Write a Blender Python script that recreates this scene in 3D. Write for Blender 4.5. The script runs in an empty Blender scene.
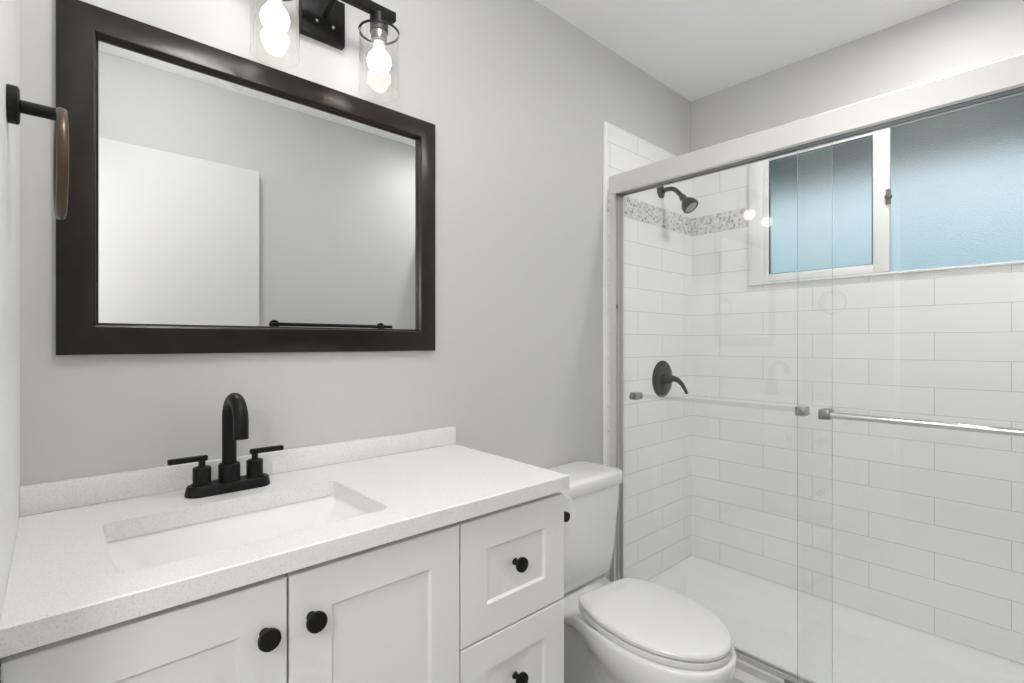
import bpy, bmesh, math, random
from mathutils import Vector, Matrix
random.seed(7)
S = bpy.context.scene
COL = S.collection
PI = math.pi

# ------------------------------------------------------------------ camera, world, exposure
VX, VY, HOR = 1060.0, 52.0, 343.0            # vanishing points of the room's two directions, horizon row (1024x683 frame)
FOC = math.sqrt((VX-512)*(512-VY))
TH = math.atan2(VX-512, FOC)
DCAM, CX, CZ = 1.30, 0.0437, 1.18
cd = bpy.data.cameras.new('camera')
cd.sensor_width = 36.0
cd.lens = FOC/1024*36
cd.shift_y = (HOR-341.5)/1024
cd.clip_start = 0.01
cam = bpy.data.objects.new('camera', cd); COL.objects.link(cam)
cam.location = (CX, -DCAM, CZ)
cam.rotation_euler = (PI/2, 0, TH-PI/2)
S.camera = cam

w = bpy.data.worlds.new('sky'); S.world = w; w.use_nodes = True
wn, wl = w.node_tree.nodes, w.node_tree.links
bg = wn['Background']
tc = wn.new('ShaderNodeTexCoord'); sx = wn.new('ShaderNodeSeparateXYZ'); rp = wn.new('ShaderNodeValToRGB')
wl.new(tc.outputs['Generated'], sx.inputs[0]); wl.new(sx.outputs['Z'], rp.inputs[0]); wl.new(rp.outputs[0], bg.inputs[0])
e = rp.color_ramp.elements
e[0].position = 0.0; e[0].color = (0.28, 0.46, 0.56, 1)
e[1].position = 1.0; e[1].color = (0.40, 0.60, 0.80, 1)
m_ = e.new(0.10); m_.color = (0.33, 0.52, 0.62, 1)
m_ = e.new(0.24); m_.color = (0.90, 1.02, 1.12, 1)
bg.inputs[1].default_value = 1.0
S.view_settings.view_transform = 'Standard'
S.view_settings.look = 'None'
S.view_settings.exposure = 0.0
S.view_settings.gamma = 1.0
S.view_settings.use_curve_mapping = False
S.cycles.max_bounces = 14
S.cycles.diffuse_bounces = 7
S.cycles.glossy_bounces = 6
S.cycles.transmission_bounces = 8
S.cycles.transparent_max_bounces = 24
S.cycles.sample_clamp_indirect = 6.0
BULB = 7.5          # radiance of the vanity bulbs
SHOWER_FILL_W = 8      # watts of the recessed fill light added in the shower ceiling
DOME_FILL_W = 11.5        # watts of the dome fill light added by the vanity
HALL_FILL_W = 16       # watts of the fill light added in the hall ceiling
LAMP_FILL_W = 22       # watts of the added fill lamp in the hall

# ------------------------------------------------------------------ materials
def mat(name, col, rough=0.5, metal=0.0, coat=0.0, spec=0.5):
    m = bpy.data.materials.new(name); m.use_nodes = True
    b = m.node_tree.nodes['Principled BSDF']
    b.inputs['Base Color'].default_value = (*col, 1)
    b.inputs['Roughness'].default_value = rough
    b.inputs['Metallic'].default_value = metal
    b.inputs['Coat Weight'].default_value = coat
    b.inputs['Coat Roughness'].default_value = 0.05
    b.inputs['Specular IOR Level'].default_value = spec
    return m
def N(m, t, **kw):
    n = m.node_tree.nodes.new(t)
    for k, v in kw.items():
        if k in n.inputs: n.inputs[k].default_value = v
        else: setattr(n, k, v)
    return n
def L(m, a, b): m.node_tree.links.new(a, b)
def P(m): return m.node_tree.nodes['Principled BSDF']
def coords(m):
    return N(m, 'ShaderNodeTexCoord').outputs['Object']
def bump(m, scale, strength, dist=0.002, detail=3):
    t = N(m, 'ShaderNodeTexNoise', Scale=scale, Detail=detail); L(m, coords(m), t.inputs['Vector'])
    b = N(m, 'ShaderNodeBump', Strength=strength, Distance=dist); L(m, t.outputs['Fac'], b.inputs['Height'])
    L(m, b.outputs[0], P(m).inputs['Normal'])
def vary(m, scale, c0, c1, lo=0.4, hi=0.6, detail=4):
    t = N(m, 'ShaderNodeTexNoise', Scale=scale, Detail=detail); L(m, coords(m), t.inputs['Vector'])
    r = N(m, 'ShaderNodeValToRGB'); e = r.color_ramp.elements
    e[0].position = lo; e[0].color = (*c0, 1); e[1].position = hi; e[1].color = (*c1, 1)
    L(m, t.outputs['Fac'], r.inputs[0]); L(m, r.outputs[0], P(m).inputs['Base Color'])

M = {}
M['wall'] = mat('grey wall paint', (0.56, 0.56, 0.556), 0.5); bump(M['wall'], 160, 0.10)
M['wall_lightened'] = mat('lightened wall paint', (0.88, 0.88, 0.875), 0.5); bump(M['wall_lightened'], 160, 0.10)  # wall paint lightened to stand in for light on the left wall
M['ceil'] = mat('white ceiling paint', (0.93, 0.93, 0.925), 0.7); bump(M['ceil'], 120, 0.12)
M['white'] = mat('white trim paint', (0.85, 0.85, 0.84), 0.5)
M['door'] = mat('eggshell door paint', (0.64, 0.64, 0.635), 0.55)
M['cab'] = mat('white cabinet lacquer', (0.80, 0.80, 0.795), 0.32)
M['ceramic'] = mat('white glazed ceramic', (0.86, 0.86, 0.85), 0.08, coat=0.3)
M['acrylic'] = mat('white acrylic', (0.84, 0.84, 0.835), 0.25)
M['seat'] = mat('white seat plastic', (0.79, 0.79, 0.785), 0.15)
M['black'] = mat('matte black metal', (0.008, 0.008, 0.008), 0.4, spec=0.2)
M['bronze'] = mat('dark bronze metal', (0.020, 0.019, 0.018), 0.38, 0.35)
M['brushed_bronze'] = mat('rubbed bronze metal', (0.10, 0.07, 0.045), 0.35, 0.8)
M['espresso'] = mat('espresso stained wood', (0.016, 0.009, 0.006), 0.30, spec=0.38)
vary(M['espresso'], 30, (0.008, 0.004, 0.0022), (0.015, 0.0075, 0.004))
M['mirror'] = mat('mirror silvering', (0.90, 0.91, 0.90), 0.0, 1.0)
M['alu'] = mat('satin aluminium', (0.72, 0.715, 0.705), 0.5, 0.6)
M['chrome'] = mat('polished chrome', (0.72, 0.72, 0.72), 0.08, 1.0)
M['steel'] = mat('dull grey metal', (0.34, 0.34, 0.33), 0.3, 0.9)
M['vinyl'] = mat('white window vinyl', (0.86, 0.86, 0.855), 0.3)
M['gasket'] = mat('dark gasket', (0.05, 0.055, 0.06), 0.5)
M['paper'] = mat('white tissue paper', (0.88, 0.88, 0.875), 0.85); bump(M['paper'], 300, 0.2)
M['card'] = mat('brown cardboard core', (0.35, 0.26, 0.17), 0.8)
M['floor2'] = mat('hall floor boards', (0.36, 0.30, 0.24), 0.4)
M['soffit'] = mat('painted soffit board', (0.21, 0.19, 0.135), 0.8)
M['stucco'] = mat('exterior stucco', (0.5, 0.5, 0.47), 0.9)

def quartz():
    m = mat('speckled white quartz', (0.8, 0.8, 0.79), 0.36)
    co = coords(m)
    v = N(m, 'ShaderNodeTexVoronoi', Scale=520.0); L(m, co, v.inputs['Vector'])
    n = N(m, 'ShaderNodeTexNoise', Scale=420.0, Detail=2.0); L(m, co, n.inputs['Vector'])
    r = N(m, 'ShaderNodeValToRGB'); e = r.color_ramp.elements
    e[0].position = 0.30; e[0].color = (0.63, 0.62, 0.60, 1); e[1].position = 0.42; e[1].color = (0.77, 0.77, 0.763, 1)
    L(m, n.outputs['Fac'], r.inputs[0])
    r2 = N(m, 'ShaderNodeValToRGB'); e = r2.color_ramp.elements
    e[0].position = 0.0; e[0].color = (0.90, 0.90, 0.89, 1); e[1].position = 0.22; e[1].color = (1, 1, 1, 1)
    s = N(m, 'ShaderNodeSeparateColor'); L(m, v.outputs['Color'], s.inputs[0]); L(m, s.outputs[0], r2.inputs[0])
    mx = N(m, 'ShaderNodeMix', data_type='RGBA', blend_type='MULTIPLY'); mx.inputs[0].default_value = 1.0
    L(m, r.outputs[0], mx.inputs[6]); L(m, r2.outputs[0], mx.inputs[7]); L(m, mx.outputs[2], P(m).inputs['Base Color'])
    return m
M['quartz'] = quartz()

def tile(name, axis, shift):
    """glossy 4 by 16 inch running bond; u along the wall, v up, one course lost to the mosaic band"""
    m = mat(name, (0.83, 0.83, 0.825), 0.12)
    s = N(m, 'ShaderNodeSeparateXYZ'); L(m, coords(m), s.inputs[0])
    u = N(m, 'ShaderNodeMath', operation='MULTIPLY_ADD'); L(m, s.outputs[axis], u.inputs[0])
    u.inputs[1].default_value = 1.0 if axis == 0 else -1.0; u.inputs[2].default_value = shift
    g = N(m, 'ShaderNodeMath', operation='GREATER_THAN'); L(m, s.outputs[2], g.inputs[0]); g.inputs[1].default_value = 1.78
    v = N(m, 'ShaderNodeMath', operation='MULTIPLY_ADD'); L(m, g.outputs[0], v.inputs[0]); v.inputs[1].default_value = 0.0133
    L(m, s.outputs[2], v.inputs[2])
    v2 = N(m, 'ShaderNodeMath', operation='ADD'); L(m, v.outputs[0], v2.inputs[0]); v2.inputs[1].default_value = -1.012 + 20*0.1033
    c = N(m, 'ShaderNodeCombineXYZ'); L(m, u.outputs[0], c.inputs[0]); L(m, v2.outputs[0], c.inputs[1])
    b = N(m, 'ShaderNodeTexBrick', offset=0.5, offset_frequency=2)
    b.inputs['Scale'].default_value = 1.0; b.inputs['Mortar Size'].default_value = 0.0013; b.inputs['Mortar Smooth'].default_value = 0.3
    b.inputs['Brick Width'].default_value = 0.4115; b.inputs['Row Height'].default_value = 0.1033
    b.inputs['Color1'].default_value = (0.87, 0.87, 0.865, 1); b.inputs['Color2'].default_value = (0.85, 0.85, 0.845, 1)
    b.inputs['Mortar'].default_value = (0.58, 0.58, 0.57, 1)
    L(m, c.outputs[0], b.inputs['Vector']); L(m, b.outputs['Color'], P(m).inputs['Base Color'])
    bp = N(m, 'ShaderNodeBump', Strength=0.35, Distance=0.0015, invert=True); L(m, b.outputs['Fac'], bp.inputs['Height'])
    L(m, bp.outputs[0], P(m).inputs['Normal'])
    return m
M['tile_x'] = tile('white shower tile on the vanity wall', 0, 0.2058*5-1.998+2.469)
M['tile_y'] = tile('white shower tile on the window wall', 1, 0.4115*4-0.1582)

def floor_mat():
    m = mat('grey marble floor tile', (0.4, 0.4, 0.39), 0.25)
    co = coords(m)
    n = N(m, 'ShaderNodeTexNoise', Scale=6.0, Detail=8.0, Distortion=2.5); L(m, co, n.inputs['Vector'])
    r = N(m, 'ShaderNodeValToRGB'); e = r.color_ramp.elements
    e[0].position = 0.47; e[0].color = (0.60, 0.60, 0.585, 1); e[1].position = 0.53; e[1].color = (0.58, 0.58, 0.57, 1)
    k = e.new(0.50); k.color = (0.16, 0.155, 0.15, 1)
    L(m, n.outputs['Fac'], r.inputs[0])
    b = N(m, 'ShaderNodeTexBrick', offset=0.5); L(m, co, b.inputs['Vector'])
    b.inputs['Scale'].default_value = 1.0; b.inputs['Brick Width'].default_value = 0.61; b.inputs['Row Height'].default_value = 0.305
    b.inputs['Mortar Size'].default_value = 0.002
    mx = N(m, 'ShaderNodeMix', data_type='RGBA'); L(m, b.outputs['Fac'], mx.inputs[0]); L(m, r.outputs[0], mx.inputs[6])
    mx.inputs[7].default_value = (0.3, 0.3, 0.29, 1); L(m, mx.outputs[2], P(m).inputs['Base Color'])
    return m
M['floor'] = floor_mat()

def thin_glass(name, tint, boost=1.7):
    m = bpy.data.materials.new(name); m.use_nodes = True
    nt = m.node_tree; nt.nodes.clear()
    o = N(m, 'ShaderNodeOutputMaterial'); t = N(m, 'ShaderNodeBsdfTransparent'); g = N(m, 'ShaderNodeBsdfGlossy')
    t.inputs[0].default_value = (*tint, 1); g.inputs['Roughness'].default_value = 0.0; g.inputs[0].default_value = (1, 1, 1, 1)
    f = N(m, 'ShaderNodeFresnel', IOR=1.5); ge = N(m, 'ShaderNodeNewGeometry')
    inv = N(m, 'ShaderNodeMath', operation='SUBTRACT'); inv.inputs[0].default_value = 1.0; L(m, ge.outputs['Backfacing'], inv.inputs[1])
    a = N(m, 'ShaderNodeMath', operation='MULTIPLY'); L(m, f.outputs[0], a.inputs[0]); L(m, inv.outputs[0], a.inputs[1])
    a2 = N(m, 'ShaderNodeMath', operation='MULTIPLY', use_clamp=True); L(m, a.outputs[0], a2.inputs[0]); a2.inputs[1].default_value = boost
    mx = N(m, 'ShaderNodeMixShader'); L(m, a2.outputs[0], mx.inputs[0]); L(m, t.outputs[0], mx.inputs[1]); L(m, g.outputs[0], mx.inputs[2])
    L(m, mx.outputs[0], o.inputs[0])
    return m
M['glass'] = thin_glass('clear shower glass', (0.985, 0.99, 0.985))
M['shade'] = thin_glass('clear lamp glass', (0.992, 0.99, 0.986), 1.3)
M['glass_edge'] = mat('polished glass edge', (0.50, 0.51, 0.505), 0.2)
M['bar_glass'] = thin_glass('clear acrylic bar', (0.93, 0.93, 0.925), 2.0)

def frosted():
    m = bpy.data.materials.new('pebbled frosted glass'); m.use_nodes = True
    nt = m.node_tree; nt.nodes.clear()
    o = N(m, 'ShaderNodeOutputMaterial'); g = N(m, 'ShaderNodeBsdfGlass', IOR=1.33)
    g.inputs['Color'].default_value = (0.93, 0.97, 0.97, 1); g.inputs['Roughness'].default_value = 0.30
    co = coords(m)
    v = N(m, 'ShaderNodeTexNoise', Scale=200.0, Detail=1.0); L(m, co, v.inputs['Vector'])
    b = N(m, 'ShaderNodeBump', Strength=0.9, Distance=0.0024); L(m, v.outputs['Fac'], b.inputs['Height']); L(m, b.outputs[0], g.inputs['Normal'])
    L(m, g.outputs[0], o.inputs[0])
    return m
M['frost'] = frosted()

def emit(name, col, s):
    m = bpy.data.materials.new(name); m.use_nodes = True
    b = P(m); b.inputs['Base Color'].default_value = (0.8, 0.8, 0.8, 1)
    b.inputs['Emission Color'].default_value = (*col, 1); b.inputs['Emission Strength'].default_value = s
    return m
M['bulb'] = emit('lit bulb glass', (1.0, 0.92, 0.82), BULB)
M['bulb_neck'] = mat('white bulb collar', (0.85, 0.84, 0.82), 0.4)
M['mosaic'] = [mat('mosaic chip %s' % n, c, 0.15) for n, c in (('white', (0.80, 0.80, 0.79)), ('pale', (0.68, 0.68, 0.67)), ('grey', (0.50, 0.50, 0.495)), ('dark', (0.36, 0.36, 0.355)))]
M['grout'] = mat('mosaic grout', (0.70, 0.70, 0.69), 0.7)

# ------------------------------------------------------------------ mesh helpers
def bm_(): return bmesh.new()
def box(bm, x0, x1, y0, y1, z0, z1, bev=0.0, seg=2, mi=0):
    vs = [bm.verts.new((x, y, z)) for x in (x0, x1) for y in (y0, y1) for z in (z0, z1)]
    F = [(0,1,3,2), (4,6,7,5), (0,4,5,1), (2,3,7,6), (0,2,6,4), (1,5,7,3)]
    fs = [bm.faces.new([vs[i] for i in f]) for f in F]
    for f in fs: f.material_index = mi
    if bev:
        es = list({e for f in fs for e in f.edges})
        bmesh.ops.bevel(bm, geom=es, offset=bev, segments=seg, affect='EDGES', profile=0.5)
    return bm
def loft(bm, rings, cap0=True, cap1=True, closed=False, mi=0):
    R = [[bm.verts.new(p) for p in r] for r in rings]
    n = len(R[0])
    pairs = list(zip(R, R[1:])) + ([(R[-1], R[0])] if closed else [])
    for a, b in pairs:
        for i in range(n):
            j = (i+1) % n
            f = bm.faces.new((a[i], a[j], b[j], b[i])); f.material_index = mi
    if not closed:
        if cap0: bm.faces.new(list(reversed(R[0]))).material_index = mi
        if cap1: bm.faces.new(R[-1]).material_index = mi
    return bm
def lathe(bm, prof, origin, axis=(0,0,1), n=32, cap0=True, cap1=True, mi=0):
    """prof: list of (radius, height along axis)"""
    ax = Vector(axis).normalized(); q = Vector((0,0,1)).rotation_difference(ax); o = Vector(origin)
    rings = [[o + q @ Vector((r*math.cos(2*PI*i/n), r*math.sin(2*PI*i/n), h)) for i in range(n)] for r, h in prof]
    return loft(bm, rings, cap0, cap1, mi=mi)
def cyl(bm, p0, p1, r, r1=None, n=24, bev=0.0):
    d = Vector(p1)-Vector(p0); h = d.length; r1 = r if r1 is None else r1
    pr = [(r, 0), (r1, h)] if not bev else [(r-bev, 0), (r, bev), (r1, h-bev), (r1-bev, h)]
    return lathe(bm, pr, p0, d, n)
def tube(bm, pts, rad, n=16, sy=1.0):
    """tube along points; rad a number or one per point"""
    pts = [Vector(p) for p in pts]; rings = []; up = None
    for i, p in enumerate(pts):
        d = (pts[min(i+1, len(pts)-1)] - pts[max(i-1, 0)]).normalized()
        if up is None:
            up = d.orthogonal().normalized()
        up = (up - d*up.dot(d)).normalized(); sd = d.cross(up)
        r = rad[i] if isinstance(rad, (list, tuple)) else rad
        rings.append([p + up*r*math.cos(2*PI*k/n) + sd*r*sy*math.sin(2*PI*k/n) for k in range(n)])
    return loft(bm, rings)
def arc(c, r, a0, a1, ux, uy, n=12):
    c, ux, uy = Vector(c), Vector(ux), Vector(uy)
    return [c + ux*r*math.cos(a0+(a1-a0)*i/n) + uy*r*math.sin(a0+(a1-a0)*i/n) for i in range(n+1)]
def obj(name, bm, m, parent=None, smooth=35):
    bmesh.ops.recalc_face_normals(bm, faces=bm.faces[:])
    if smooth:
        lim = math.radians(smooth)
        for f in bm.faces: f.smooth = True
        for ed in bm.edges:
            if len(ed.link_faces) == 2 and ed.calc_face_angle(0) > lim: ed.smooth = False
    me = bpy.data.meshes.new(name); bm.to_mesh(me); bm.free()
    for k in (m if isinstance(m, list) else [m]): me.materials.append(k)
    o = bpy.data.objects.new(name, me); COL.objects.link(o)
    if parent:
        o.parent = parent
        r = parent
        loc = Vector((0, 0, 0))
        while r: loc += r.location; r = r.parent
        me.transform(Matrix.Translation(-loc))        # shapes are written in room coordinates; the thing's Empty sits at its base
    return o
def thing(name, label, cat, loc, group=None):
    o = bpy.data.objects.new(name, None); COL.objects.link(o); o.location = loc; o.empty_display_size = 0.05
    return tag(o, label, cat, group)
def tag(o, label, cat, group=None):
    o['label'] = label; o['category'] = cat
    if group: o['group'] = group
    return o
def struct(name, bm, m, label, cat, parent=None, smooth=35):
    o = obj(name, bm, m, parent, smooth)
    o['kind'] = 'structure'; tag(o, label, cat)
    return o
def rrect(x0, x1, y0, y1, r, n=5):
    """rounded rectangle, counterclockwise, as (x, y, corner index)"""
    out = []
    for c, (cx, cy, a0) in enumerate(((x1-r, y1-r, 0), (x0+r, y1-r, PI/2), (x0+r, y0+r, PI), (x1-r, y0+r, 1.5*PI))):
        for i in range(n+1):
            a = a0 + PI/2*i/n
            out.append((cx+r*math.cos(a), cy+r*math.sin(a), c))
    return out

# ------------------------------------------------------------------ the room
XW, YF, ZC = 2.50, -1.505, 2.437
T = 0.12
b = box(bm_(), -T, XW+T, YF-T, T, -0.10, 0.0); struct('floor', b, M['floor'], 'grey veined tile floor', 'floor', smooth=0)
b = box(bm_(), -T, XW+T, YF-T, T, ZC, ZC+0.1); struct('ceiling', b, M['ceil'], 'flat white painted ceiling', 'ceiling', smooth=0)
b = box(bm_(), -T, XW+T, 0, T, 0, ZC); struct('wall_back', b, M['wall'], 'light grey painted wall behind the mirror and vanity', 'wall', smooth=0)
b = box(bm_(), -T, XW+T, YF-T, YF, 0, ZC); struct('wall_front', b, M['wall'], 'light grey wall seen in the mirror', 'wall', smooth=0)
# window wall with its opening
WY0, WY1, WZ0, WZ1 = -1.385, -0.31, 1.455, 2.165
b = bm_()
box(b, XW, XW+T, YF, 0, 0, WZ0); box(b, XW, XW+T, YF, 0, WZ1, ZC)
box(b, XW, XW+T, WY1, 0, WZ0, WZ1); box(b, XW, XW+T, YF, WY0, WZ0, WZ1)
struct('wall_right', b, M['wall'], 'light grey wall holding the window above the shower', 'wall', smooth=0)
# left wall with the doorway the photograph is taken from
DY0, DY1, DZ = -1.465, -0.64, 2.06
b = bm_()
box(b, -T, 0, DY1, 0, 0, ZC); box(b, -T, 0, YF, DY0, 0, ZC); box(b, -T, 0, DY0, DY1, DZ, ZC)
struct('wall_left', b, M['wall_lightened'], 'light wall edge at the far left, holding the towel ring', 'wall', smooth=0)
b = bm_()
box(b, -T-0.02, 0.0, DY1-0.02, DY1, 0, DZ); box(b, -T-0.02, 0.0, DY0, DY0+0.004, 0, DZ); box(b, -T-0.02, 0.0, DY0+0.004, DY1-0.02, DZ-0.02, DZ)
box(b, -T-0.035, -T-0.0205, DY1-0.02, DY1+0.06, 0, DZ+0.06, 0.003); box(b, -T-0.035, -T-0.0205, DY0+0.004, DY1-0.02, DZ, DZ+0.06, 0.003)
struct('trim_1', b, M['white'], 'white door casing around the doorway in the left wall', 'trim')
# hall beyond the doorway
b = bm_(); box(b, -1.42, -T, -2.4, 0.4, -0.10, 0.0); struct('floor_hall', b, M['floor2'], 'hall floor outside the doorway', 'floor', smooth=0)
b = bm_(); box(b, -1.42, -T, -2.4, 0.4, ZC, ZC+0.1); struct('ceiling_hall', b, M['ceil'], 'hall ceiling outside the doorway', 'ceiling', smooth=0)
b = bm_(); box(b, -1.42, -1.30, -2.4, 0.4, 0, ZC); box(b, -1.30, -T, 0.28, 0.4, 0, ZC); box(b, -1.30, -T, -2.4, -2.28, 0, ZC)
box(b, -T-0.02, -T, -2.28, YF-T, 0, ZC); box(b, -T-0.02, -T, T, 0.28, 0, ZC)
struct('wall_hall', b, M['wall'], 'hall walls outside the doorway', 'wall', smooth=0)
# door leaf swung open flat along the front wall (seen in the mirror)
b = box(bm_(), 0.03, 0.815, -1.478, -1.443, 0.012, 2.045, 0.002)
d1 = struct('door_1', b, M['door'], 'plain white door reflected in the left half of the mirror', 'door')
b = lathe(bm_(), [(0.030, 0), (0.030, 0.006), (0.011, 0.010), (0.011, 0.030), (0.024, 0.036), (0.028, 0.048), (0.022, 0.060), (0.008, 0.064)], (0.75, -1.4425, 0.95), (0, 1, 0))
obj('door_knob', b, M['black'], d1)
b = bm_()
for z in (0.25, 1.05, 1.85):
    b = bm_(); cyl(b, (0.022, -1.447, z-0.045), (0.022, -1.447, z+0.045), 0.006, n=12); obj('hinge', b, M['black'], d1)
# baseboards
b = box(bm_(), 0.98, 1.7465, -0.013, 0.0, 0, 0.10, 0.003); struct('baseboard_back', b, M['white'], 'white baseboard behind the toilet', 'baseboard')
b = box(bm_(), 0.85, 1.7465, YF, YF+0.013, 0, 0.10, 0.003); struct('baseboard_front', b, M['white'], 'white baseboard on the front wall', 'baseboard')

# ------------------------------------------------------------------ shower tile, mosaic, pan
TX0, TZ0, TZ1, TT = 1.768, 0.06, 2.106, 0.010
b = box(bm_(), TX0, XW, -TT, 0, TZ0, TZ1); wt = struct('wall_shower_left', b, M['tile_x'], 'white tiled shower wall carrying the shower head and valve', 'tiled wall', smooth=0)
b = bm_()
box(b, XW-TT, XW, YF, -TT, TZ0, WZ0); 
box(b, XW-TT, XW, WY1, -TT, WZ0, TZ1); box(b, XW-TT, XW, YF, WY0, WZ0, TZ1)
ww = struct('wall_shower_back', b, M['tile_y'], 'white tiled shower wall beneath the window', 'tiled wall', smooth=0)
b = box(bm_(), TX0, XW-TT, YF, YF+TT, TZ0, TZ1); struct('wall_shower_right', b, M['tile_x'], 'white tiled shower wall at the far end of the shower', 'tiled wall', smooth=0)
b = box(bm_(), TX0-0.016, TX0, -0.013, 0, 0.0605, TZ1+0.004, 0.003); box(b, TX0, XW-TT, -0.012, 0, TZ1, TZ1+0.006, 0.002)
struct('trim_2', b, M['white'], 'thin white edge strip where the shower tile meets the painted wall', 'trim')
MZ0, MZ1 = 1.7353, 1.8253
def mosaic(axis, a0, a1, parent):
    bm = bm_(); n = max(1, round((a1-a0)/0.0118)); m = 8
    du, dv = (a1-a0)/n, (MZ1-MZ0)/m
    def quad(u0, u1, v0, v1, h0, h1, mi):
        if axis == 'x': box(bm, u0, u1, -TT-h1, -TT-h0, v0, v1, mi=mi)
        else: box(bm, XW-TT-h1, XW-TT-h0, -u1, -u0, v0, v1, mi=mi)
    quad(a0, a1, MZ0, MZ1, -0.001, 0.0006, 4)
    for j in range(m):
        off = du*0.5 if j % 2 else 0
        for i in range(n):
            u0 = a0+i*du+off*0.5+0.0007; u1 = u0+du*random.choice((0.86, 0.86, 0.6))-0.0007
            if u1 > a1: u1 = a1
            mi = random.choices((0, 1, 2, 3), (0.46, 0.32, 0.17, 0.05))[0]
            quad(u0, u1, MZ0+j*dv+0.0007, MZ0+(j+1)*dv-0.0007, 0.0006, 0.0015+random.random()*0.001, mi)
    return obj('mosaic_band', bm, M['mosaic']+[M['grout']], parent, smooth=0)
k = mosaic('x', TX0+0.002, XW-TT, wt); k['label'] = 'grey and white mosaic strip'
k = mosaic('y', TT, 0.295, ww); k['label'] = 'grey and white mosaic strip'

PX = 1.748
prof = [(PX, 0.0), (PX, 0.048), (PX+0.012, 0.060), (1.868, 0.060), (1.878, 0.052), (1.893, 0.036), (1.91, 0.033), (2.36, 0.038), (2.395, 0.042), (2.42, 0.052), (2.475, 0.072), (XW-TT-0.0005, 0.0745), (XW-TT-0.0005, 0.0)]
def pan_ring(y, lift): return [(x, y, max(z, lift) if 1.885 < x < 2.475 else z) for x, z in prof]
b = loft(bm_(), [pan_ring(-0.0005, 0.0745), pan_ring(-TT-0.012, 0.0735), pan_ring(-0.075, 0.050), pan_ring(-0.13, 0.0), pan_ring(YF+0.13, 0.0), pan_ring(YF+0.075, 0.050), pan_ring(YF+TT+0.012, 0.0735), pan_ring(YF+0.0005, 0.0745)])
pan = thing('shower_pan', 'low white shower pan beneath the sliding glass doors', 'shower pan', (2.13, -0.75, 0))
obj('pan_basin', b, M['acrylic'], pan)
b = lathe(bm_(), [(0.048, 0.0), (0.05, 0.003), (0.04, 0.005), (0.0, 0.005)], (2.15, -1.27, 0.0345)); obj('drain', b, M['chrome'], pan)

# ------------------------------------------------------------------ window
win = bpy.data.objects.new('window_1', None); COL.objects.link(win); win.location = (XW, -0.85, WZ0)
win['kind'] = 'structure'; tag(win, 'white framed sliding window with frosted panes above the shower', 'window')
def frame(bm, y0, y1, z0, z1, wy, wz0, wz1, x0, x1, bev=0.003, wy1=None):
    wy1 = wy if wy1 is None else wy1
    box(bm, x0, x1, y0, y0+wy, z0, z1, bev); box(bm, x0, x1, y1-wy1, y1, z0, z1, bev)
    box(bm, x0+0.0005, x1-0.0005, y0+wy-0.002, y1-wy1+0.002, z0, z0+wz0, bev); box(bm, x0+0.0005, x1-0.0005, y0+wy-0.002, y1-wy1+0.002, z1-wz1, z1, bev)
b = bm_(); frame(b, WY0, WY1+0.006, WZ0-0.004, WZ1, 0.045, 0.010, 0.120, 2.476, 2.525, wy1=0.062)
obj('window_frame', b, M['vinyl'], win)
b = bm_(); frame(b, -0.845, -0.366, WZ0+0.008, 2.05, 0.055, 0.034, 0.030, 2.482, 2.515, wy1=0.026)
sash = obj('sliding_sash', b, M['vinyl'], win)
b = bm_(); frame(b, -0.792, -0.388, WZ0+0.038, 2.024, 0.006, 0.006, 0.006, 2.486, 2.498, 0)
obj('gasket', b, M['gasket'], sash)
b = box(bm_(), 2.494, 2.502, -0.791, -0.389, WZ0+0.040, 2.022); obj('pane', b, M['frost'], sash, smooth=0)
b = box(bm_(), 2.500, 2.508, -1.345, -0.8455, WZ0+0.004, 2.047); obj('pane', b, M['frost'], win, smooth=0)
b = bm_(); box(b, 2.472, 2.4825, -0.850, -0.834, 1.728, 1.788, 0.003); cyl(b, (2.476, -0.842, 1.757), (2.462, -0.848, 1.757), 0.013, 0.009, bev=0.003)
k = obj('latch', b, M['gasket'], sash); k['label'] = 'dark sash latch'
# eave over the window outside
b = box(bm_(), XW+T, XW+T+0.82, -4.0, 2.6, 2.20, 2.25); box(b, XW+T+0.80, XW+T+0.83, -4.0, 2.6, 2.12, 2.29)
struct('trim_3', b, M['soffit'], 'roof eave outside above the window', 'eave', smooth=0)

# ------------------------------------------------------------------ shower enclosure
HX0, HX1 = 1.786, 1.848
GA_, GB_ = 1.802, 1.832
fr = thing('shower_door_frame', 'silver metal header, jamb and sill track framing the shower opening', 'shower frame', (1.817, -0.01, 0.06))
y0, y1 = -TT-0.001, YF+TT+0.001
def ext(bm, prof, ya, yb): return loft(bm, [[(x, ya, z) for x, z in prof], [(x, yb, z) for x, z in prof]])
hp = [(HX0+0.004, 1.808), (HX0, 1.813), (HX0, 1.883), (HX0+0.004, 1.888), (HX1-0.004, 1.888), (HX1, 1.883), (HX1, 1.808), (HX1-0.004, 1.808), (HX1-0.004, 1.876),
      (HX0+0.0335, 1.876), (HX0+0.0335, 1.816), (HX0+0.0305, 1.816), (HX0+0.0305, 1.876), (HX0+0.010, 1.876), (HX0+0.010, 1.808)]
obj('header_rail', ext(bm_(), hp, y0, y1), M['alu'], fr)
tp = [(HX0-0.002, 0.0605), (HX0-0.002, 0.084), (HX0+0.004, 0.087), (HX0+0.008, 0.087), (HX0+0.010, 0.073), (HX0+0.028, 0.073), (HX0+0.030, 0.092), (HX0+0.034, 0.092), (HX0+0.036, 0.073), (HX1-0.010, 0.073), (HX1-0.008, 0.095), (HX1, 0.095), (HX1, 0.0605)]
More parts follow.
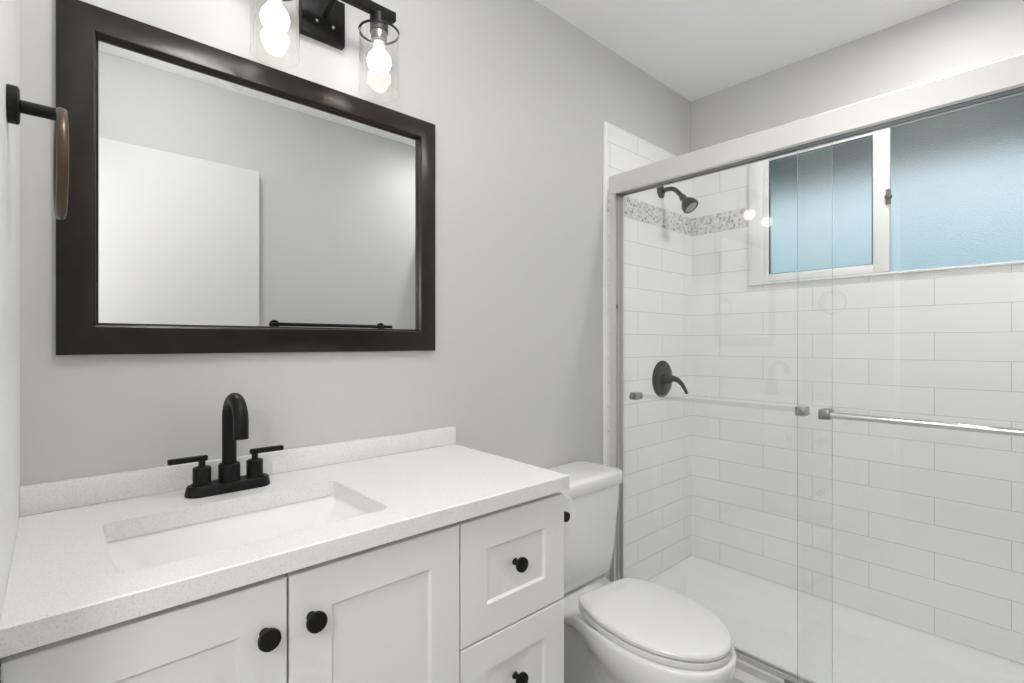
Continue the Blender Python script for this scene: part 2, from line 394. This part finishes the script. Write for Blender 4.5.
for xa, xb in ((HX0+0.0105, GA_-0.0045), (GA_+0.0045, HX0+0.0300), (HX0+0.0340, GB_-0.0045), (GB_+0.0045, HX1-0.0045)):
    if xb-xa > 0.002: obj('header_shade', box(bm_(), xa, xb, y1+0.001, y0-0.001, 1.8095, 1.8150), M['steel'], fr, smooth=0)  # darker metal strips put in for the shade under the header
obj('sill_track', ext(bm_(), tp, y0, y1), M['alu'], fr)
def jamb(yw, s):
    pr = [(HX0, 0), (HX0, 0.022), (HX0+0.010, 0.026), (HX0+0.012, 0.012), (HX0+0.030, 0.012), (HX0+0.031, 0.024), (HX0+0.036, 0.024), (HX0+0.037, 0.012), (HX1-0.010, 0.012), (HX1-0.008, 0.030), (HX1, 0.030), (HX1, 0)]
    return loft(bm_(), [[(x, yw+s*d, z) for x, d in pr] for z in (0.0955, 1.8075)])
obj('wall_jamb', jamb(-TT-0.0005, -1), M['alu'], fr)
obj('wall_jamb', jamb(YF+TT+0.0005, 1), M['alu'], fr)
b = box(bm_(), HX0+0.012, HX0+0.024, -0.040, -0.023, 1.325, 1.345, 0.003); obj('bumper', b, M['steel'], fr)
b = box(bm_(), HX0-0.006, HX0+0.001, -0.74, -0.70, 0.0605, 0.10, 0.002); obj('bottom_guide', b, M['steel'], fr)

def glass_panel(bm, x, ya, yb, za, zb, t=0.006):
    box(bm, x-t/2, x+t/2, ya, yb, za, zb)
    bm.faces.ensure_lookup_table()
    for f in bm.faces:
        f.normal_update()
        if abs(f.normal.x) < 0.5: f.material_index = 1
    return bm
GA, GB = GA_, GB_         # outer (room side) and inner sliding panels
def bar_set(door, xg, sgn, ya, yb, z, barmat, r):
    xb = xg + sgn*0.045
    for y in (ya, yb):
        bb = bm_()
        box(bb, min(xg+sgn*0.0035, xb+sgn*0.011), max(xg+sgn*0.0035, xb+sgn*0.011), y-0.015, y+0.015, z-0.015, z+0.015, 0.003)
        cyl(bb, (xg-sgn*0.0035, y, z), (xg-sgn*0.012, y, z), 0.010, 0.009, n=20, bev=0.002)
        obj('bar_bracket', bb, M['steel'], door)
    bb = bm_(); cyl(bb, (xb, ya-0.0155 if ya > yb else ya+0.0155, z), (xb, yb+0.0155 if ya > yb else yb-0.0155, z), r, n=24)
    obj('towel_bar', bb, barmat, door)
dA = thing('sliding_glass_door', 'clear glass shower panel at the right, with the bright metal bar outside', 'shower door', (GA, -1.10, 0.095))
obj('glass_panel', glass_panel(bm_(), GA, -1.475, -0.733, 0.0975, 1.860), [M['glass'], M['glass_edge']], dA, smooth=0)
bar_set(dA, GA, -1, -0.822, -1.42, 0.965, M['chrome'], 0.0095)
dB = thing('sliding_glass_door', 'clear glass shower panel at the left, in front of the shower head', 'shower door', (GB, -0.42, 0.095))
obj('glass_panel', glass_panel(bm_(), GB, -0.822, -0.026, 0.0975, 1.860), [M['glass'], M['glass_edge']], dB, smooth=0)
bar_set(dB, GB, 1, -0.092, -0.728, 0.957, M['bar_glass'], 0.009)

# ------------------------------------------------------------------ shower fittings
sh = thing('shower_sprayer', 'dark bronze shower head on a bent arm from the tiled wall', 'shower head', (2.19, -0.011, 1.91))
b = lathe(bm_(), [(0.034, 0), (0.033, 0.004), (0.022, 0.010), (0.012, 0.013), (0.0, 0.013)], (2.19, -0.0105, 1.905), (0, -1, 0)); obj('flange', b, M['bronze'], sh)
pth = [(2.19, -0.018, 1.905), (2.19, -0.046, 1.907), (2.19, -0.068, 1.905), (2.19, -0.088, 1.894), (2.19, -0.106, 1.874), (2.19, -0.122, 1.853)]
obj('shower_arm', tube(bm_(), pth, 0.0105), M['bronze'], sh)
ax = Vector((0.0, -0.62, -0.78))
b = lathe(bm_(), [(0.012, 0), (0.016, 0.004), (0.016, 0.014), (0.013, 0.018), (0.018, 0.026), (0.030, 0.042), (0.037, 0.060), (0.038, 0.072), (0.034, 0.078), (0.030, 0.075), (0.0, 0.074)], (2.19, -0.119, 1.857), ax)
hd = obj('spray_head', b, M['bronze'], sh)
b = lathe(bm_(), [(0.028, 0.0755), (0.026, 0.0775), (0, 0.0785)], (2.19, -0.119, 1.857), ax, cap0=True); k = obj('spray_face', b, M['steel'], hd)
sv = thing('shower_valve', 'dark bronze round valve plate with a curved lever on the tile', 'shower valve', (2.203, -0.0105, 1.008))
b = lathe(bm_(), [(0.088, 0), (0.088, 0.003), (0.080, 0.009), (0.055, 0.014), (0.030, 0.016), (0.0, 0.016)], (2.203, -0.0105, 1.008), (0, -1, 0), 48); obj('escutcheon', b, M['bronze'], sv)
b = lathe(bm_(), [(0.026, 0.012), (0.024, 0.035), (0.017, 0.050), (0.0, 0.052)], (2.203, -0.0105, 1.008), (0, -1, 0)); obj('hub', b, M['bronze'], sv)
b = tube(bm_(), [(2.200, -0.052, 1.010), (2.212, -0.064, 1.012), (2.228, -0.078, 1.004), (2.241, -0.092, 0.985), (2.250, -0.104, 0.958), (2.254, -0.110, 0.940)], [0.014, 0.015, 0.012, 0.010, 0.008, 0.007]); obj('lever', b, M['bronze'], sv)

# ------------------------------------------------------------------ vanity cabinet
CY = -0.487       # plane of the door and drawer fronts
CR = 0.962
van = thing('vanity_cabinet', 'white shaker vanity cabinet with black knobs under the countertop', 'cabinet', (0.48, -0.24, 0))
b = bm_()
box(b, 0.0008, 0.018, CY+0.021, -0.002, 0.10, 0.829); box(b, CR-0.016, CR, CY+0.021, -0.002, 0.10, 0.829)
box(b, 0.640, 0.656, CY+0.021, -0.002, 0.116, 0.829); box(b, 0.018, CR-0.016, CY+0.021, -0.002, 0.10, 0.116)
box(b, 0.018, CR-0.016, -0.010, -0.002, 0.116, 0.829); box(b, 0.018, CR-0.016, CY+0.021, CY+0.038, 0.815, 0.829)
box(b, 0.03, CR-0.003, CY+0.08, -0.01, 0.0, 0.10)
obj('cabinet_body', b, M['cab'], van)
def shaker(x0, x1, z0, z1, rail=0.067, th=0.019, rec=0.007, yf=CY):
    bm = bm_(); g = 0.0015
    def ring(i, y): return [(x0+i, y, z0+i), (x1-i, y, z0+i), (x1-i, y, z1-i), (x0+i, y, z1-i)]
    rings = [ring(0, yf+th), ring(0, yf+g), ring(g, yf), ring(rail, yf), ring(rail+0.004, yf+rec), ]
    return loft(bm, rings)
def knob(x, z, parent, yf=CY):
    b = lathe(bm_(), [(0.008, 0), (0.0065, 0.004), (0.0055, 0.012), (0.009, 0.016), (0.0155, 0.019), (0.0165, 0.023), (0.0155, 0.027), (0.010, 0.0285), (0, 0.029)], (x, yf-0.0003, z), (0, -1, 0), 28)
    return obj('knob', b, M['black'], parent)
for x0, x1, kx in ((0.0008, 0.3135, 0.281), (0.3175, 0.6465, 0.351)):
    d = obj('door', shaker(x0, x1, 0.115, 0.815), M['cab'], van); knob(kx, 0.741, d)
for z0, z1, kz in ((0.563, 0.815, 0.698), (0.307, 0.559, 0.447), (0.115, 0.303, 0.209)):
    d = obj('drawer', shaker(0.6505, CR-0.001, z0, z1), M['cab'], van); knob(0.797, kz, d)

# countertop: slab with the sink cut-out, and backsplash
top = thing('countertop', 'white speckled quartz countertop with a low backsplash', 'countertop', (0.48, -0.25, 0.83))
SX0, SX1, SY0, SY1 = 0.108, 0.523, -0.432, -0.166
def slab():
    bm = bm_(); zt, zb = 0.863, 0.830
    inner = rrect(SX0, SX1, SY0, SY1, 0.018)
    outer = [(0.978, -0.0015), (0.0003, -0.0015), (0.0003, -0.505), (0.9595, -0.505)]
    def lay(pts, z): return [bm.verts.new((p[0], p[1], z)) for p in pts]
    e_ = 0.002
    outin = [(0.976, -0.0015), (0.0003, -0.0015), (0.0003, -0.503), (0.9575, -0.503)]
    it, ib = lay(inner, zt), lay(inner, zb)
    ot, om, ob = lay(outin, zt), lay(outer, zt-e_), lay(outer, zb)
    n = len(inner)
    for (I, O) in ((it, ot), (ib, ob)):
        for i in range(n):
            j = (i+1) % n; ci, cj = inner[i][2], inner[j][2]
            bm.faces.new((I[i], I[j], O[ci])) if ci == cj else bm.faces.new((I[i], I[j], O[cj], O[ci]))
    for i in range(n):
        j = (i+1) % n; bm.faces.new((it[i], it[j], ib[j], ib[i]))
    for A, B in ((ot, om), (om, ob)):
        for i in range(4):
            j = (i+1) % 4; bm.faces.new((A[i], A[j], B[j], B[i]))
    return bm
obj('slab', slab(), M['quartz'], top)
b = box(bm_(), 0.0003, 0.978, -0.0205, -0.0015, 0.8635, 0.916, 0.0015); obj('backsplash', b, M['quartz'], top)

# sink basin under the cut-out
snk = thing('sink', 'white rectangular undermount sink set into the countertop', 'sink', (0.315, -0.30, 0.70))
def basin():
    g = 0.004
    def rr(i, z, r, ix=None):
        ix = i if ix is None else ix
        return [(x, y, z) for x, y, c in rrect(SX0-g+ix, SX1+g-ix, SY0-g+i, SY1+g-i, r)]
    inn = [rr(0, 0.8295, 0.022), rr(0.004, 0.815, 0.024, 0.007), rr(0.012, 0.760, 0.03, 0.045), rr(0.022, 0.735, 0.04, 0.068), rr(0.04, 0.724, 0.045, 0.095), rr(0.09, 0.719, 0.03, 0.17)]
    out = [rr(-0.018, 0.8295, 0.03), rr(-0.012, 0.80, 0.03), rr(0.0, 0.73, 0.03, 0.03), rr(0.03, 0.705, 0.04, 0.08)]
    return loft(bm_(), list(reversed(out)) + inn)
obj('basin', basin(), M['ceramic'], snk)
b = lathe(bm_(), [(0.022, 0), (0.023, 0.002), (0.016, 0.004), (0.0, 0.003)], (0.315, -0.299, 0.7192)); obj('drain', b, M['black'], snk)

# faucet
fc = thing('faucet', 'matte black two-handle faucet with a high arched spout', 'faucet', (0.326, -0.088, 0.863))
def pill(x0, x1, yc, hw, z, n=12):
    return [(x1-hw+hw*math.cos(a), yc+hw*math.sin(a), z) for a in [-PI/2+PI*i/n for i in range(n+1)]] + [(x0+hw+hw*math.cos(a), yc+hw*math.sin(a), z) for a in [PI/2+PI*i/n for i in range(n+1)]]
FX, FY = 0.326, -0.088
b = loft(bm_(), [pill(FX-0.082, FX+0.082, FY, 0.0265, 0.8634), pill(FX-0.082, FX+0.082, FY, 0.0265, 0.868), pill(FX-0.079, FX+0.079, FY, 0.024, 0.882), pill(FX-0.077, FX+0.077, FY, 0.022, 0.884)])
obj('base_plate', b, M['black'], fc)
b = lathe(bm_(), [(0.021, 0.884), (0.021, 0.918), (0.0195, 0.921), (0.0145, 0.922), (0.0145, 0.925)], (FX, FY, 0)); obj('spout_collar', b, M['black'], fc)
pth = [(FX, FY, 0.92), (FX, FY, 0.96), (FX, FY, 0.99)] + [tuple(p) for p in arc((FX, FY-0.046, 1.016), 0.046, 0, PI, (0, 1, 0), (0, 0, 1), 18)] + [(FX, FY-0.092, 1.005), (FX, FY-0.092, 0.986)]
obj('spout', tube(bm_(), pth, 0.0140, 24), M['black'], fc)
for s in (-1, 1):
    hx = FX+s*0.051
    b = lathe(bm_(), [(0.019, 0.884), (0.019, 0.887), (0.0168, 0.888), (0.0168, 0.919), (0.015, 0.921), (0.0065, 0.922), (0.0065, 0.934)], (hx, FY, 0))
    h = obj('handle_post', b, M['black'], fc)
    x0, x1 = sorted((hx-s*0.010, hx+s*0.060))
    obj('lever', box(bm_(), x0, x1, FY-0.0065, FY+0.0065, 0.9338, 0.9445, 0.002), M['black'], h)

# ------------------------------------------------------------------ mirror
mr = thing('wall_mirror', 'large rectangular mirror in a dark espresso wood frame above the sink', 'mirror', (0.475, -0.002, 1.159))
def frame_loop(x0, x1, z0, z1, prof):
    """prof: (inset from the outer edge, distance out of the wall), closed"""
    rings = [[(x0+i, -d, z0+i), (x1-i, -d, z0+i), (x1-i, -d, z1-i), (x0+i, -d, z1-i)] for i, d in prof]
    return loft(bm_(), rings, closed=True)
MX0, MX1, MZa, MZb = 0.049, 0.906, 1.157, 1.846
pr = [(0.0, 0.002), (0.0, 0.013), (0.002, 0.0150), (0.0545, 0.0243), (0.0575, 0.0225), (0.059, 0.013), (0.0625, 0.0095), (0.0625, 0.0020)]
obj('frame', frame_loop(MX0, MX1, MZa, MZb, pr), M['espresso'], mr)
b = bm_()
bev = 0.010
def rg(i, y): return [(MX0+i, y, MZa+i), (MX1-i, y, MZa+i), (MX1-i, y, MZb-i), (MX0+i, y, MZb-i)]
loft(b, [rg(0.063, -0.0025), rg(0.063, -0.0065), rg(0.063+0.0001, -0.0070)])
obj('mirror_glass', b, M['mirror'], mr, smooth=0)

# ------------------------------------------------------------------ vanity light
vl = thing('vanity_light', 'black two-bulb wall light with clear glass cylinders above the mirror', 'wall light', (0.56, -0.001, 1.96))
LY = -0.100
b = box(bm_(), 0.503, 0.616, -0.022, -0.001, 1.962, 2.078, 0.002); obj('backplate', b, M['black'], vl)
for x in (0.541, 0.583): obj('screw', lathe(bm_(), [(0.004, 0), (0.004, 0.002), (0, 0.003)], (x, -0.0222, 2.0), (0, -1, 0), 12), M['chrome'], vl)
obj('arm', tube(bm_(), [(0.562, -0.0225, 2.022), (0.562, -0.050, 2.026), (0.562, -0.080, 2.037), (0.562, LY, 2.043)], 0.007), M['black'], vl)
b = box(bm_(), 0.372, 0.717, LY-0.011, LY+0.011, 2.033, 2.056, 0.001); obj('crossbar', b, M['black'], vl)
for x in (0.416, 0.673):
    b = lathe(bm_(), [(0.0235, 2.0325), (0.0235, 1.9895)], (x, LY, 0)); obj('socket_cup', b, M['black'], vl)
    prf = [(0.021, 1.9895), (0.050, 1.988), (0.0525, 1.984), (0.0525, 1.832), (0.0500, 1.832), (0.0500, 1.982), (0.021, 1.9855)]
    n = 40
    b = loft(bm_(), [[(x+r*math.cos(2*PI*i/n), LY+r*math.sin(2*PI*i/n), z) for i in range(n)] for r, z in prf], closed=True)
    obj('glass_shade', b, M['shade'], vl)
    b = lathe(bm_(), [(0.0525, 1.9915), (0.0525, 1.9885), (0.0475, 1.9885), (0.0475, 1.9915), (0.0525, 1.9915)], (x, LY, 0), cap0=False, cap1=False)
    obj('shade_ring', b, M['black'], vl)
    b = lathe(bm_(), [(0.0205, 1.9895), (0.0205, 1.968), (0.018, 1.966), (0.0, 1.966)], (x, LY, 0)); s_ = obj('socket', b, M['steel'], vl)
    prf = [(0.0135, 1.9655), (0.0145, 1.958), (0.0155, 1.948), (0.0205, 1.937)]
    b = lathe(bm_(), [(0.0, 1.9657)] + prf, (x, LY, 0), cap0=False, cap1=False)
    prf = [(0.0205, 1.9368)] + [(0.0305*math.sin(a), 1.914+0.0305*math.cos(a)) for a in [PI*(0.27+0.73*i/12) for i in range(12)]] + [(0.0005, 1.8825)]
    b2 = lathe(bm_(), prf, (x, LY, 0))
    g_ = obj('light_bulb', b2, M['bulb'], vl); obj('bulb_collar', b, M['bulb_neck'], g_)

# ------------------------------------------------------------------ towel ring on the left wall
tr = thing('towel_ring', 'dark bronze towel ring on the left wall beside the mirror', 'towel ring', (0.0, -0.365, 1.495))
b = lathe(bm_(), [(0.0245, 0.0005), (0.0245, 0.010), (0.022, 0.012), (0.0, 0.012)], (0, -0.365, 1.495), (1, 0, 0)); obj('rosette', b, M['black'], tr)
b = bm_(); cyl(b, (0.012, -0.365, 1.495), (0.062, -0.365, 1.495), 0.0085, bev=0.001); obj('post', b, M['black'], tr)
b = bm_(); R, r = 0.070, 0.0055
q = Matrix.Rotation(math.radians(1.2), 3, 'Z')
cen = Vector((0.0525, -0.365, 1.495-R+0.002))
rings = [[cen + q @ Vector((1.1*r*math.cos(u), (R+r*math.sin(u))*math.sin(v), (R+r*math.sin(u))*math.cos(v))) for u in [2*PI*i/12 for i in range(12)]] for v in [2*PI*j/64 for j in range(64)]]
loft(b, rings, closed=True)
k = obj('ring', b, M['brushed_bronze'], tr); k['label'] = 'rubbed bronze ring'

# ------------------------------------------------------------------ towel bar on the front wall (seen in the mirror)
tb = thing('towel_rail', 'slim black towel rail on the front wall, reflected low in the mirror', 'towel rail', (1.21, YF, 1.277))
for x in (0.905, 1.515):
    b = lathe(bm_(), [(0.025, 0.0005), (0.025, 0.007), (0.022, 0.010), (0.009, 0.011), (0.009, 0.066)], (x, YF, 1.277), (0, 1, 0)); obj('post', b, M['black'], tb)
b = bm_(); cyl(b, (0.875, YF+0.060, 1.277), (1.56, YF+0.060, 1.277), 0.0095, bev=0.001); obj('rail', b, M['black'], tb)

# ------------------------------------------------------------------ toilet
TXC = 1.366         # centre line of bowl and seat, which sit turned a few degrees towards the vanity
TKX = 1.315
TROT = -0.14
def turn(pts):
    c, s = math.cos(TROT), math.sin(TROT)
    return [(1.36+(x-1.36)*c-(y+0.2)*s, -0.2+(x-1.36)*s+(y+0.2)*c, z) for x, y, z in pts]
wc = thing('toilet', 'white two-piece toilet with closed lid between vanity and shower', 'toilet', (1.34, -0.4, 0))
def bowl_ring(z, yf, ym, yb, hm, hn, hb, drop=0.0, n=22):
    """half-width profile from front tip to back, mirrored"""
    half = []
    for i in range(n+1):
        t = i/n
        if t <= 0.5:
            a = PI/2*(t/0.5); y = yf+(ym-yf)*(1-math.cos(a)); h = hm*math.sin(a)**0.9 if a > 0 else 0.0
        else:
            s = (t-0.5)/0.5; y = ym+(yb-ym)*s
            k = 3*s*s-2*s*s*s
            h = hm+(hn-hm)*min(1, k*2) if s < 0.5 else hn+(hb-hn)*(3*((s-0.5)*2)**2-2*((s-0.5)*2)**3)
        zz = z - drop*max(0, min(1, (y+0.34)/0.06))
        half.append((h, y, zz))
    half[0] = (0.004, half[0][1], half[0][2])
    return turn([(TXC+h, y, z_) for h, y, z_ in half] + [(TXC-h, y, z_) for h, y, z_ in reversed(half)])
rings = [bowl_ring(0.0005, -0.60, -0.38, -0.13, 0.106, 0.092, 0.098), bowl_ring(0.018, -0.602, -0.38, -0.128, 0.108, 0.094, 0.100), bowl_ring(0.03, -0.595, -0.38, -0.13, 0.101, 0.084, 0.092),
         bowl_ring(0.11, -0.572, -0.38, -0.125, 0.090, 0.070, 0.080), bowl_ring(0.17, -0.60, -0.42, -0.12, 0.098, 0.062, 0.066), bowl_ring(0.22, -0.652, -0.45, -0.11, 0.118, 0.062, 0.062),
         bowl_ring(0.25, -0.685, -0.48, -0.10, 0.136, 0.070, 0.068, 0.004), bowl_ring(0.275, -0.710, -0.50, -0.09, 0.152, 0.086, 0.080, 0.008), bowl_ring(0.295, -0.726, -0.50, -0.07, 0.161, 0.104, 0.098, 0.012), bowl_ring(0.315, -0.736, -0.50, -0.05, 0.166, 0.120, 0.135, 0.018),
         bowl_ring(0.333, -0.741, -0.50, -0.035, 0.168, 0.130, 0.175, 0.025), bowl_ring(0.352, -0.743, -0.50, -0.03, 0.168, 0.136, 0.195, 0.033), bowl_ring(0.360, -0.742, -0.50, -0.03, 0.167, 0.137, 0.196, 0.035), bowl_ring(0.3655, -0.738, -0.50, -0.032, 0.163, 0.133, 0.192, 0.035)]
bo = obj('bowl', loft(bm_(), rings), M['ceramic'], wc, smooth=60)
def seat_ring(z, ins=0.0, yf=-0.735, yb=-0.310, n=20):
    half = []
    for i in range(n+1):
        t = i/n
        if t <= 0.6:
            a = PI/2*(t/0.6); y = yf+ins+(-0.503-yf-ins)*(1-math.cos(a)); h = (0.159-ins)*math.sin(a)
        else:
            s = (t-0.6)/0.4; y = -0.503+(yb-ins+0.503)*s; h = (0.159-ins)-0.046*s**2.5
        half.append((max(h, 0.003), y))
    h, y = half[-1]
    half[-1] = (h-0.010, y); half.insert(-1, (h-0.001, y-0.005))
    return turn([(TXC+h, y, z) for h, y in half] + [(TXC-h, y, z) for h, y in reversed(half)])
b = loft(bm_(), [seat_ring(0.3657, 0.022), seat_ring(0.3692, 0.020), seat_ring(0.3694, 0.002), seat_ring(0.371, 0.0), seat_ring(0.3835, 0.0), seat_ring(0.3850, 0.002), seat_ring(0.3852, 0.022)]); obj('seat', b, M['seat'], wc)
b = loft(bm_(), [seat_ring(0.3853, 0.024), seat_ring(0.3888, 0.022), seat_ring(0.3890, 0.002), seat_ring(0.391, 0.0), seat_ring(0.399, 0.0), seat_ring(0.404, 0.004), seat_ring(0.4065, 0.014), seat_ring(0.4075, 0.05)]); obj('lid', b, M['seat'], wc)
for s in (-1, 1):
    p_ = turn([(TXC+s*0.06-0.022, -0.312, 0.381), (TXC+s*0.06+0.022, -0.312, 0.381)]); b = bm_(); cyl(b, p_[0], p_[1], 0.011, bev=0.003); obj('seat_hinge', b, M['seat'], wc)
def tank_ring(z, x0, x1, y0, y1, r=0.04): return [(x, y, z) for x, y, c in rrect(x0, x1, y0, y1, r, 6)]
def taper(z, i=0.0):
    k = (z-0.332)/(0.66-0.332)
    return tank_ring(z, TKX-0.225-0.037*k**0.7+i, TKX+0.255+0.042*k**0.7-i, -0.192-0.013*k+i, -0.018-i)
b = loft(bm_(), [taper(0.3325, 0.03), taper(0.338, 0.012), taper(0.35, 0.002), taper(0.42), taper(0.50), taper(0.58), taper(0.6615)]); obj('tank', b, M['ceramic'], wc, smooth=50)
lx0, lx1, ly0, ly1 = TKX-0.262, TKX+0.308, -0.214, -0.002
def lid_ring(z, i): return [(x, y, z) for x, y, c in rrect(lx0+i, lx1-i, ly0+i, ly1-i*0.3, 0.045-i*0.5, 6)]
b = loft(bm_(), [lid_ring(0.662, 0.006), lid_ring(0.665, 0.002), lid_ring(0.700, 0.0), lid_ring(0.707, 0.003), lid_ring(0.711, 0.010), lid_ring(0.7125, 0.03)]); obj('tank_lid', b, M['ceramic'], wc, smooth=50)
for s in (-1, 1):
    b = lathe(bm_(), [(0.012, 0.0), (0.012, 0.008), (0.008, 0.016), (0, 0.018)], turn([(TXC+s*0.098, -0.30, 0.016)])[0], (0, 0, 1), 16); obj('bolt_cap', b, M['ceramic'], wc)

# ------------------------------------------------------------------ toilet paper and its holder on the vanity's side
RX, RZ, RY = CR+0.067, 0.728, -0.418
hp_ = thing('paper_holder', 'black toilet paper holder on the side of the vanity', 'paper holder', (CR, -0.30, RZ))
b = bm_(); cyl(b, (CR+0.0005, -0.292, RZ), (CR+0.008, -0.292, RZ), 0.022, bev=0.002); obj('rosette', b, M['black'], hp_)
b = tube(bm_(), [(CR+0.008, -0.292, RZ), (CR+0.045, -0.292, RZ), (RX-0.006, -0.294, RZ), (RX, -0.300, RZ), (RX, -0.318, RZ), (RX, -0.425, RZ)], 0.007); obj('arm', b, M['black'], hp_)
b = bm_(); cyl(b, (RX, -0.425, RZ), (RX, -0.437, RZ), 0.013, bev=0.002); obj('end_knob', b, M['black'], hp_)
tpr = thing('toilet_paper_roll', 'white toilet paper roll peeking out past the vanity corner', 'toilet paper', (RX, -0.37, RZ-0.058))
b = loft(bm_(), [[(RX+r*math.cos(2*PI*i/40), y, RZ-0.006+r*math.sin(2*PI*i/40)) for i in range(40)] for r, y in ((0.015, -0.318), (0.057, -0.318), (0.0585, -0.320), (0.0585, -0.416), (0.057, -0.418), (0.015, -0.418))], closed=True)
obj('paper', b, M['paper'], tpr)
b = loft(bm_(), [[(RX+r*math.cos(2*PI*i/32), y, RZ-0.006+r*math.sin(2*PI*i/32)) for i in range(32)] for r, y in ((0.0148, -0.3178), (0.0148, -0.4182), (0.0138, -0.4182), (0.0138, -0.3178))], closed=True)
obj('core', b, M['card'], tpr)

# ------------------------------------------------------------------ fill lights added out of view to brighten the room
def ceiling_fill(x, y, watts, label):
    t = thing('ceiling_fill', label, 'fill light', (x, y, ZC))
    zc, r = ZC-0.155, 0.085
    b = lathe(bm_(), [(0.07, 0.0), (0.07, -0.012), (0.05, -0.022), (0.012, -0.026), (0.012, -0.06), (0.035, -0.064), (0.040, -0.085), (0.0, -0.085)], (x, y, ZC-0.0005), n=32)
    obj('canopy', b, M['white'], t)
    b = lathe(bm_(), [(r*math.sin(a), zc+r*math.cos(a)) for a in [PI*(0.155+0.845*i/20) for i in range(20)]] + [(0.0005, zc-r)], (x, y, 0), n=48)
    obj('globe', b, emit('fill light globe', (1.0, 0.985, 0.978), watts/(PI*4*PI*r*r)), t)
ceiling_fill(-0.72, -1.05, HALL_FILL_W, 'added globe fill light in the hall, unseen behind the camera')

def dome_fill(x, y, watts, label):
    t = thing('dome_fill', label, 'fill light', (x, y, ZC))
    b = lathe(bm_(), [(0.0, 0.0), (0.13, 0.0), (0.13, -0.014), (0.122, -0.018), (0.0, -0.018)], (x, y, ZC-0.0005), n=48)
    obj('rim', b, M['white'], t)
    prf = [(0.118, -0.0185), (0.118, -0.045)] + [(0.118*math.cos(a), -0.045-0.045*math.sin(a)) for a in [PI/2*i/8 for i in range(1, 8)]] + [(0.0005, -0.09)]
    b = lathe(bm_(), prf, (x, y, ZC), n=48)
    A = 2*PI*0.118*0.0265 + PI*0.118**2*1.35
    obj('diffuser', b, emit('fill light dome', (1.0, 0.985, 0.978), watts/(PI*A)), t)
def recessed_fill(x, y, watts, label):
    t = thing('recessed_fill', label, 'fill light', (x, y, ZC))
    b = lathe(bm_(), [(0.075, 0.0), (0.075, -0.004), (0.058, -0.006), (0.055, -0.001), (0.055, 0.0)], (x, y, ZC-0.0005), n=40)
    obj('rim', b, M['white'], t)
    b = lathe(bm_(), [(0.0545, -0.001), (0.0545, -0.0035), (0.0, -0.0035)], (x, y, ZC), n=40)
    obj('lens', b, emit('fill light lens', (1.0, 0.985, 0.978), watts/(PI*PI*0.0545**2)), t)
recessed_fill(1.94, -1.02, SHOWER_FILL_W, 'small round fill light added in the shower ceiling, out of frame')
dome_fill(0.40, -0.74, DOME_FILL_W, 'round dome fill light added over the vanity side of the bathroom, out of frame')

# added fill lamp in the hall, unseen, brightening the room through the doorway
LX, LYY, LZ, LR = -0.40, -1.36, 1.50, 0.16
fl = thing('hall_fill_lamp', 'white globe fill lamp added in the hall to brighten the room, out of frame', 'fill lamp', (LX, LYY, 0))
b = lathe(bm_(), [(0.13, 0.0005), (0.13, 0.012), (0.11, 0.018), (0.015, 0.022), (0.0, 0.022)], (LX, LYY, 0), n=40); obj('base', b, M['black'], fl)
b = bm_(); cyl(b, (LX, LYY, 0.022), (LX, LYY, LZ-LR-0.01), 0.011); obj('pole', b, M['black'], fl)
b = lathe(bm_(), [(0.0, -0.012), (0.035, -0.012), (0.04, 0.0), (0.02, 0.012), (0.0, 0.012)], (LX, LYY, LZ-LR), n=24); obj('socket', b, M['black'], fl)
b = lathe(bm_(), [(0.012, -LR*0.99)] + [(LR*math.sin(a), -LR*math.cos(a)) for a in [PI*i/24 for i in range(2, 24)]] + [(0.0005, LR)], (LX, LYY, LZ+0.012), n=48)
obj('globe', b, emit('fill lamp globe', (1.0, 0.985, 0.978), LAMP_FILL_W/(PI*4*PI*LR*LR)), fl)
